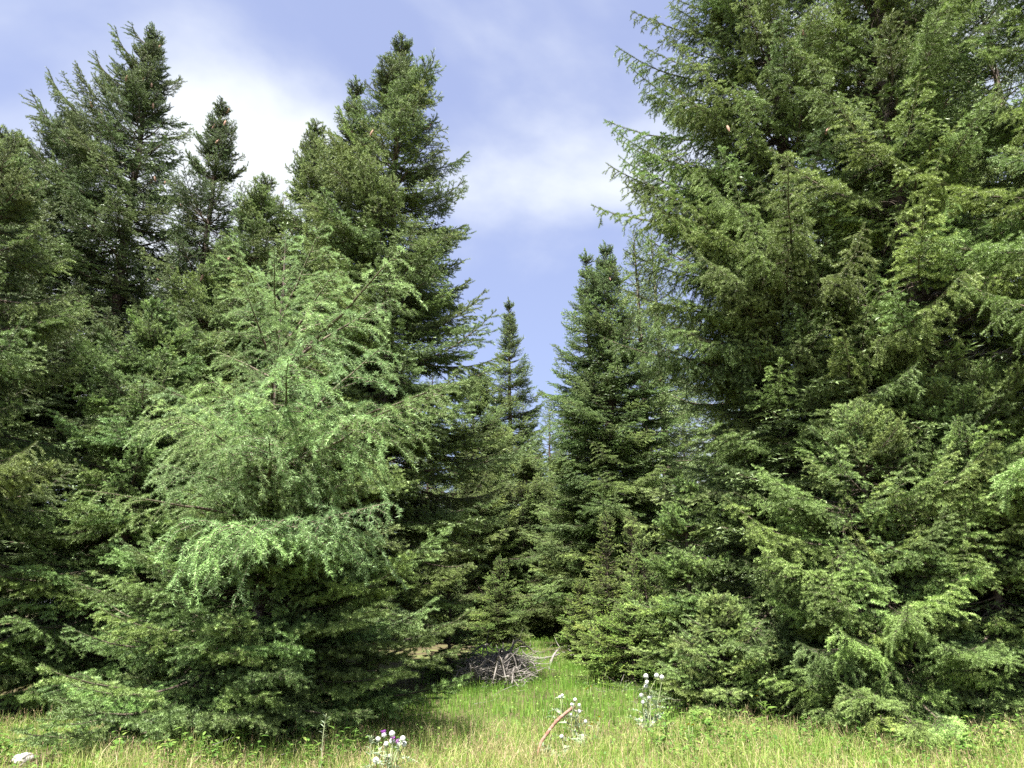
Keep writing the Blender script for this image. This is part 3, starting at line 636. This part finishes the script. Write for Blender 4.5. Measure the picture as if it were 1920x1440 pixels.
tag(link(bpy.data.objects.new('ground_herbs', g.mesh('ground_herbs', [M_HERB]))), 'small leafy herbs between the grass of the clearing', 'herbs', kind='stuff')


# ------------------------------------------------------------------ small things in the clearing
def gpix(u, v):
    """photo pixel -> point on the ground"""
    lo, hi = 3.0, 60.0
    for _ in range(50):
        D = (lo + hi) / 2; p = pix(u, v, D)
        if p.z > gz(p.x, p.y): lo = D
        else: hi = D
    return Vector((p.x, p.y, gz(p.x, p.y)))
def catmull(P, n=6):
    P = [np.array(p, float) for p in P]; P = [2 * P[0] - P[1]] + P + [2 * P[-1] - P[-2]]; out = []
    for i in range(1, len(P) - 2):
        for k in range(n):
            t = k / n; a, b, c, d = P[i - 1], P[i], P[i + 1], P[i + 2]
            out.append(.5 * ((2 * b) + (c - a) * t + (2 * a - 5 * b + 4 * c - d) * t * t + (3 * b - a - 3 * c + d) * t ** 3))
    out.append(P[-2]); return np.array(out)
def tube(g, pts, r0, r1, sides=8, mat=0, rng=None, lump=.08):
    pts = np.asarray(pts, float); n = len(pts); rng = rng or np.random.default_rng(1)
    T = np.gradient(pts, axis=0); T /= np.linalg.norm(T, axis=1, keepdims=True) + 1e-9
    U, V = frame(T)
    for i in range(1, n):       # keep the ring from twisting
        u = U[i - 1] - T[i] * np.dot(U[i - 1], T[i]); U[i] = nrm(u); V[i] = np.cross(T[i], U[i])
    a = np.arange(sides) * TWO_PI / sides; rad = np.linspace(r0, r1, n)[:, None] * (1 + lump * rng.normal(size=(n, sides)))
    v = pts[:, None] + U[:, None] * (np.cos(a) * rad)[..., None] + V[:, None] * (np.sin(a) * rad)[..., None]
    k = np.arange(sides); k2 = (k + 1) % sides; t = []
    for i in range(n - 1):
        o = i * sides; t += [np.stack([o + k, o + k2, o + sides + k], 1), np.stack([o + k2, o + sides + k2, o + sides + k], 1)]
    v = np.concatenate([v.reshape(-1, 3), pts[:1], pts[-1:]]); c0, c1 = n * sides, n * sides + 1; o = (n - 1) * sides
    t += [np.stack([k2, k, np.full(sides, c0)], 1), np.stack([o + k, o + k2, np.full(sides, c1)], 1)]
    g.add(v, np.concatenate(t), mat)
def place_mesh(name, g, mats, origin, parent=None, smooth=True):
    """mesh whose vertices were made in world space, re-based on origin"""
    for v in g.V: v -= np.array(origin, np.float32)
    o = link(bpy.data.objects.new(name, g.mesh(name, mats, smooth)), parent)
    o.location = Vector(origin) - (parent.location if parent else Vector((0, 0, 0))); return o

# the propped reddish stick
P = [pix(1003, 1417, 8.7), pix(1012, 1398, 8.8), pix(1024, 1378, 9.05), pix(1037, 1360, 9.4), pix(1055, 1342, 9.8), pix(1076, 1325, 10.3)]
P[0].z = gz(P[0].x, P[0].y) - .02
st = empty('fallen_stick', P[0]); tag(st, 'curved reddish barkless stick propped up in the lush grass', 'stick')
g = Geo(); tube(g, catmull(P), .013, .021, 9, lump=.15); place_mesh('shaft', g, [M_REDWOOD], P[0], st)
g = Geo(); q = P[-1] - Vector((.03, .05, .03)); tube(g, [q, q + Vector((.07, .01, -.02)), q + Vector((.14, .02, -.015))], .014, .006, 6); place_mesh('side_stub', g, [M_DEAD], P[0], st)

# pile of dead branches
PG = 'dead branches lying in the pile'
def log_thing(name, label, pts, r0, r1, twigs, seed, group=None, cat='branch'):
    r = np.random.default_rng(seed); C = catmull(pts, 5); o0 = Vector(pts[0])
    e = empty(name, o0); tag(e, label, cat, group)
    g = Geo(); tube(g, C, r0, r1, 7, rng=r, lump=.12); place_mesh('stem', g, [M_DEAD], o0, e)
    for k in range(twigs):
        i = int(r.integers(1, len(C) - 1)); d = nrm(nrm(C[i + 1 if i + 1 < len(C) else i] - C[i - 1]) * .6 + nrm(r.normal(size=3)) * .9); d[2] = abs(d[2]) * .7
        l = r.uniform(.15, .5); q = [C[i], C[i] + d * l * .5 + r.normal(0, .02, 3), C[i] + d * l + r.normal(0, .05, 3)]
        g = Geo(); tube(g, catmull(q, 3), max(.006, r1 * .6), .003, 5, rng=r); place_mesh('twig', g, [M_DEAD], o0, e)
    return e
def pp(u, v, lift=0.0):
    p = gpix(u, v); p.z += lift; return p
log_thing('dead_log', 'pale stripped log lying across the back of the branch pile', [pp(915, 1238, .06), pp(950, 1236, .09), pp(985, 1238, .07), pp(1018, 1240, .05)], .05, .04, 9, 1)
log_thing('dead_branch', 'thin grey branch continuing the stripped log towards the saplings', [pp(1012, 1239, .05), pp(1035, 1238, .08), pp(1060, 1233, .12), pp(1074, 1234, .04)], .028, .014, 4, 2)
log_thing('dead_branch', 'bowed pale branch arching over the grass beside the log', [pp(1029, 1256, 0), pp(1036, 1246, .14), pp(1048, 1238, .26), pp(1062, 1230, .2), pp(1078, 1232, .03)], .030, .02, 2, 3)
log_thing('dead_branch', 'stout forked piece of dead wood resting against the log', [pp(938, 1232, .14), pp(948, 1238, .12), pp(966, 1250, .02)], .045, .03, 3, 4)
log_thing('dead_branch', 'thin twig bent into a loop at the dark side of the pile', [pp(925, 1230, .12), pp(912, 1232, .3), pp(904, 1246, .22), pp(912, 1256, .04)], .016, .01, 1, 5)
pr = np.random.default_rng(21)
for k in range(40):
    u, v = pr.uniform(868, 972), pr.uniform(1246, 1290); L = pr.uniform(18, 52); a = pr.uniform(-.5, .9) if pr.random() < .7 else pr.uniform(1.8, 2.8)
    h = pr.uniform(.02, .30)
    p0, p2 = pp(u, v, h * pr.random()), pp(u + L * math.cos(a), min(1296, v + L * .42 * math.sin(a)), h * pr.random() + .02); m_ = (p0 + p2) / 2 + Vector((pr.normal(0, .08), pr.normal(0, .1), h + pr.uniform(0, .1)))
    log_thing('dead_branch', 'grey weathered branch tangled in the brushwood pile', [p0, m_, p2], pr.uniform(.016, .036), .009, int(pr.integers(2, 6)), 100 + k, PG)
def twig_scatter(name, label, n, fn, seed, lr=(.08, .35), rr=(.002, .006)):
    r = np.random.default_rng(seed); P0, P1 = [], []
    while len(P0) < n:
        x, y, h = fn(r); a = r.random() * TWO_PI; l = r.uniform(*lr); z = gz(x, y) + .01 + h * r.random(); d = np.array([math.cos(a), math.sin(a), r.normal(0, .25)])
        p = np.array([x, y, z]); q = p + d * l * .5 + r.normal(0, .02, 3); P0 += [p, q]; P1 += [q, q + d * l * .5 + r.normal(0, .04, 3)]
    g = Geo(); add_stems(g, P0, P1, r.uniform(rr[0], rr[1], len(P0)), .0018, 0, sides=4)
    tag(link(bpy.data.objects.new(name, g.mesh(name, [M_DEAD]))), label, 'twigs', kind='stuff')
def in_pile(r):
    p = gpix(r.uniform(865, 985), r.uniform(1238, 1292)); return p.x, p.y, .3
twig_scatter('brushwood_twigs', 'tangle of fine grey twigs filling the branch pile', 1600, in_pile, 31, lr=(.15, .6), rr=(.004, .009))
def under_trees(r):
    t = TREES[int(r.integers(len(TREES)))]
    while t[1] > 15: t = TREES[int(r.integers(len(TREES)))]
    a = r.random() * TWO_PI; d = t[2] * math.sqrt(r.random()) * 1.0; return t[0] + d * math.cos(a), t[1] + d * math.sin(a), .04
twig_scatter('twig_litter', 'fallen dry twigs scattered under the trees', 2600, under_trees, 32, lr=(.06, .5))

# thistles
M_WOOL = ramp_material('woolly_bracts', [(.35, (.42, .43, .38)), (.65, (.78, .78, .76))], 60, bump=.4, bscale=120)
M_PURPLE = leaf_material('purple_florets', [(0, (.22, .05, .30)), (1, (.50, .16, .55))], transl=.3)
M_THLEAF = leaf_material('thistle_leaves', [(0, (.10, .16, .08)), (1, (.30, .36, .24))], transl=.2, rough=.7)
M_STALK = ramp_material('pale_stalk', [(.3, (.16, .19, .09)), (.7, (.33, .35, .20))], 20)
def head_mesh(seed):
    r = np.random.default_rng(seed); g = Geo(); n, m = 9, 6; vs_ = [(0, 0, -1.0)]
    for i in range(1, m):
        th = math.pi * i / m
        for k in range(n):
            a = TWO_PI * (k + .5 * (i % 2)) / n; q = 1 + .10 * r.normal(); vs_.append((math.sin(th) * math.cos(a) * q, math.sin(th) * math.sin(a) * q, -math.cos(th) * (1.12 if i > 3 else 1.0)))
    vs_.append((0, 0, 1.1)); t = []
    for k in range(n): t.append((0, 1 + (k + 1) % n, 1 + k))
    for i in range(m - 2):
        o = 1 + i * n
        for k in range(n): k2 = (k + 1) % n; t += [(o + k, o + k2, o + n + k), (o + k2, o + n + k2, o + n + k)]
    o = 1 + (m - 2) * n
    for k in range(n): t.append((o + k, o + (k + 1) % n, len(vs_) - 1))
    g.add(np.array(vs_), t)
    r0 = r.normal(size=(70, 3)); r0 /= np.linalg.norm(r0, axis=1, keepdims=True)      # spiny bract tips
    add_needles(g, r0 * .93, r0 * 1.0, 22, .30, .10, np.full(70, .8), r, ang=(5, 40), mat=0)
    return g.mesh('flower_head', [M_WOOL], smooth=True)
HEADS = [head_mesh(k) for k in range(3)]
def floret_mesh():
    r = np.random.default_rng(4); g = Geo(); n = 60; a = r.random(n) * TWO_PI; q = np.sqrt(r.random(n)) * .62
    b = np.stack([q * np.cos(a), q * np.sin(a), np.full(n, .75)], 1); d = np.stack([.55 * np.cos(a) * q / .62, .55 * np.sin(a) * q / .62, np.ones(n)], 1)
    w = np.stack([-np.sin(a), np.cos(a), 0 * a], 1) * .09; tip = b + d * r.uniform(.75, 1.0, n)[:, None]
    g.add(np.stack([b - w * .5, b + w * .5, tip + w, tip - w], 1).reshape(-1, 3), np.concatenate([np.arange(n)[:, None] * 4 + np.array([[0, 1, 2]]), np.arange(n)[:, None] * 4 + np.array([[0, 2, 3]])]), 0, np.repeat(r.random(n), 4))
    return g.mesh('florets', [M_PURPLE])
FLORET = floret_mesh()
def spiny_leaf_mesh(seed):
    r = np.random.default_rng(seed); g = Geo(); m = 9
    for i in range(m):          # pinnate lobes along a drooping midrib
        t = i / m; p = np.array([t, 0, .25 * t - .45 * t * t])
        for sd in (1, -1):
            l = .26 * math.sin(math.pi * (t * .8 + .15)) * r.uniform(.7, 1.2); d = np.array([.6, sd, .25 + .2 * r.normal()]); d = d / np.linalg.norm(d)
            g.add([p, p + np.array([.13, 0, .01]), p + d * l], [(0, 1, 2)], 0, r.uniform(.3, 1))
    c = np.array([[t, s_ * .02, .25 * t - .45 * t * t + .005] for t in np.linspace(0, 1.05, 6) for s_ in (1, -1)])
    g.add(c, [x for i in range(5) for x in ((2 * i, 2 * i + 1, 2 * i + 2), (2 * i + 1, 2 * i + 3, 2 * i + 2))], 0, .8); return g.mesh('leaf', [M_THLEAF])
SPINY = [spiny_leaf_mesh(k) for k in range(3)]
def thistle(label, base, heads, D, r_head, purple=(), seed=0, nleaf=12):
    r = np.random.default_rng(seed); e = empty('thistle', base); tag(e, label, 'thistle', 'woolly thistles in the grass')
    for k, (u, v) in enumerate(heads):
        p = pix(u, v, D + r.uniform(-.10, .10)); b = Vector(base) + Vector((r.normal(0, .02), r.normal(0, .02), -.02)); mid = b.lerp(p, .55) + Vector((r.normal(0, .02), r.normal(0, .02), .06))
        g = Geo(); tube(g, catmull([b, mid, p - Vector((0, 0, r_head * .8))], 4), .007, .004, 5); place_mesh('stem', g, [M_STALK], base, e)
        h = link(bpy.data.objects.new('flower_head', HEADS[k % 3]), e); h.location = p - Vector(base); h.scale = (r_head * r.uniform(.85, 1.15),) * 3; h.rotation_euler = (r.normal(0, .35), r.normal(0, .35), r.random() * 6)
        if k in purple:
            f = link(bpy.data.objects.new('florets', FLORET), h); f['label'] = 'bright purple floret tuft'
        for j in range(3):
            t = r.uniform(.25, .95); q = b.lerp(mid, t / .55) if t < .55 else mid.lerp(p, (t - .55) / .45); a = r.random() * 6.28; sc = (.20 if t < .5 else .10) * r.uniform(.7, 1.2)
            l = link(bpy.data.objects.new('leaf', SPINY[int(r.integers(3))]), e); l.location = q - Vector(base); l.scale = (sc,) * 3; l.rotation_euler = (0, r.uniform(-.7, .1), a)
    for j in range(nleaf):
        l = link(bpy.data.objects.new('leaf', SPINY[j % 3]), e); sc = r.uniform(.2, .34); l.scale = (sc,) * 3; l.location = (r.normal(0, .03), r.normal(0, .03), .03); l.rotation_euler = (0, r.uniform(-.9, -.2), r.random() * 6.28)
def under(heads, D):
    u = sum(h[0] for h in heads) / len(heads); p = pix(u, 1400, D); return Vector((p.x, p.y, gz(p.x, p.y)))
h1 = [(720, 1378), (709, 1386), (735, 1376), (735, 1390), (724, 1395), (748, 1395), (755, 1385), (758, 1395), (705, 1426)]
thistle('woolly thistle with purple blooms standing at the shaded foot of the larch', under(h1, 7.6), h1, 7.6, .024, (0, 3, 5), 1)
h2 = [(1211, 1268), (1213, 1279), (1231, 1267), (1241, 1270), (1203, 1304), (1218, 1308), (1205, 1317), (1211, 1287)]
thistle('tall white-headed thistle leaning on the low boughs at the edge of the clearing', under(h2, 10.3), h2, 10.3, .027, (), 2)
h3 = [(1078, 1312), (1072, 1321), (1086, 1322), (1071, 1340), (1086, 1334)]
thistle('white-headed thistle growing at the raised end of the reddish stick', under(h3, 10.0), h3, 10.0, .021, (), 3, 2)
h4 = [(1050, 1307), (1054, 1304)]
thistle('lone two-headed thistle in the open grass behind the reddish stick', under(h4, 10.9), h4, 10.9, .021, (), 4, 5)
h5 = [(1098, 1353)]
thistle('single-headed low thistle in open grass', under(h5, 9.6), h5, 9.6, .02, (), 5, 5)
h6 = [(1053, 1381)]
thistle('small thistle bud low beside the foot of the reddish stick', under(h6, 9.0), h6, 9.0, .022, (), 6, 5)

# pale flower stalks with small leaves
def small_leaf():
    g = Geo(); leaf_geo((0, 0, 0), (1, 0, .35), 1, .42, g, 0, .8); return g.mesh('leaf', [M_THLEAF])
SLEAF = small_leaf()
def stalk(label, pts, D, seed, n=16, ls=.05):
    r = np.random.default_rng(seed); P = [pix(u, v, D) for u, v in pts]; P[0].z = gz(P[0].x, P[0].y) - .02; e = empty('leafy_stalk', P[0]); tag(e, label, 'plant')
    C = catmull(P, 5); g = Geo(); tube(g, C, .007, .003, 5); place_mesh('stem', g, [M_STALK], P[0], e)
    for k in range(n):
        i = int((k + 1) / (n + 1) * (len(C) - 1)); l = link(bpy.data.objects.new('leaf', SLEAF), e); l.location = Vector(C[i]) - P[0]; l.scale = (ls * r.uniform(.7, 1.2),) * 3; l.rotation_euler = (0, r.uniform(-.9, -.2), (k % 2) * math.pi + r.normal(0, .5))
stalk('tall pale stalk with small alternate leaves against the dark undergrowth', [(602, 1440), (604, 1400), (607, 1370), (612, 1338)], 8.0, 1, 18, .055)
stalk('short pale leafy stalk right beside the purple thistle', [(693, 1440), (695, 1405), (697, 1378)], 7.8, 2, 14, .06)

# broad-leaved plants and yellow flowers along the dry grass
def broad_leaf():
    g = Geo(); n = 7; v = []
    for i in range(n):
        t = i / (n - 1); w = .30 * math.sin(math.pi * min(1, t * .93 + .05)) ** .8; z = .30 * t - .42 * t * t
        v += [(t, w, z + .06), (t, 0, z), (t, -w, z + .06)]
    t = []
    for i in range(n - 1):
        o = 3 * i; t += [(o, o + 1, o + 3), (o + 1, o + 4, o + 3), (o + 1, o + 2, o + 4), (o + 2, o + 5, o + 4)]
    g.add(v, t, 0, .6); return g.mesh('leaf', [M_HERB], smooth=True)
BLEAF = broad_leaf()
def broad_plant(label, u, v, n, L, h, seed):
    r = np.random.default_rng(seed); p = gpix(u, v); e = empty('broadleaf_plant', p); tag(e, label, 'plant')
    g = Geo(); tube(g, [p - Vector((0, 0, .02)), p + Vector((.01, 0, h * .5)), p + Vector((.02, .01, h))], .008, .004, 5); place_mesh('stem', g, [M_STALK], p, e)
    for k in range(n):
        l = link(bpy.data.objects.new('leaf', BLEAF), e); l.location = (.01, 0, h * (k + .5) / n); l.scale = (L * r.uniform(.7, 1.2),) * 3; l.rotation_euler = (0, r.uniform(-.9, -.1), k * 2.4 + r.normal(0, .3))
broad_plant('light green broad-leaved plant at the edge of the dry grass', 1437, 1372, 12, .16, .34, 1)
broad_plant('wide sprawling leafy plant under the low bright spruce', 1640, 1365, 14, .20, .24, 2)
broad_plant('low dark leafy plant between the dry grass and the spruce boughs', 1325, 1385, 10, .13, .2, 3)
broad_plant('young leafy shoot beside the shaded foot of the larch', 585, 1436, 9, .12, .18, 4)
M_YEL = ramp_material('yellow_petals', [(.3, (.55, .36, .02)), (.7, (.80, .60, .04))], 30)
def petal_mesh():
    g = Geo(); n = 10
    for k in range(n):
        a = TWO_PI * k / n; d = np.array([math.cos(a), math.sin(a), .25]); s_ = np.array([-math.sin(a), math.cos(a), 0]) * .2
        g.add([(0, 0, 0), d * .6 + s_, d * 1.0, d * .6 - s_], [(0, 1, 2), (0, 2, 3)])
    return g.mesh('flower', [M_YEL])
PETAL = petal_mesh()
for k, (u, v, h, lab) in enumerate([(1118, 1392, .26, 'yellow flower in the grass beside the single-headed thistle'), (1105, 1318, .24, 'small yellow flowers in the lush grass behind the thistles'), (1432, 1362, .46, 'yellow flowers rising from the broad-leaved plant'),
                                 (1592, 1372, .42, 'yellow flower at the foot of the low bright spruce'), (1290, 1410, .30, 'yellow flower in the dry grass in front of the white thistle'), (1835, 1345, .5, 'yellow flower beside the old bare-trunked spruce')]):
    r = np.random.default_rng(60 + k); p = gpix(u, v); e = empty('yellow_flower', p); tag(e, lab, 'flower')
    for j in range(3):
        q = p + Vector((r.normal(0, .05), r.normal(0, .05), h * r.uniform(.75, 1.05))); g = Geo(); tube(g, [p - Vector((0, 0, .02)), p.lerp(q, .5) + Vector((.01, 0, 0)), q], .004, .002, 4); place_mesh('stem', g, [M_STALK], p, e)
        f = link(bpy.data.objects.new('flower', PETAL), e); f.location = q - p; f.scale = (.022,) * 3; f.rotation_euler = (r.normal(-.5, .3), r.normal(0, .3), 0)
# stones
M_STONE = ramp_material('pale_stone', [(.3, (.22, .20, .18)), (.7, (.50, .47, .43))], 8, bump=.5, bscale=25)
def stone(label, u, v, s_, seed):
    import bmesh
    r = np.random.default_rng(seed); bm = bmesh.new(); bmesh.ops.create_icosphere(bm, subdivisions=3, radius=1.0)
    ph = r.random((4, 3)) * 6
    for w in bm.verts:
        c = np.array(w.co); k = 1 + .16 * sum(math.sin(np.dot(c, q_) * 1.3 + q_[0]) for q_ in ph - 3) / 2; w.co = Vector((c[0] * s_[0], c[1] * s_[1], c[2] * s_[2])) * k
    me = bpy.data.meshes.new('stone'); bm.to_mesh(me); bm.free(); me.materials.append(M_STONE)
    for pl in me.polygons: pl.use_smooth = True
    o = link(bpy.data.objects.new('stone', me)); p = gpix(u, v); o.location = p + Vector((0, 0, s_[2] * .3)); o.rotation_euler = (0, 0, r.random() * 6); tag(o, label, 'stone')
stone('pale flat stone in the sunlit grass by the worn path', 42, 1428, (.13, .10, .06), 1)
stone('small grey stone among fallen twigs at the forest edge', 70, 1318, (.14, .11, .08), 2)
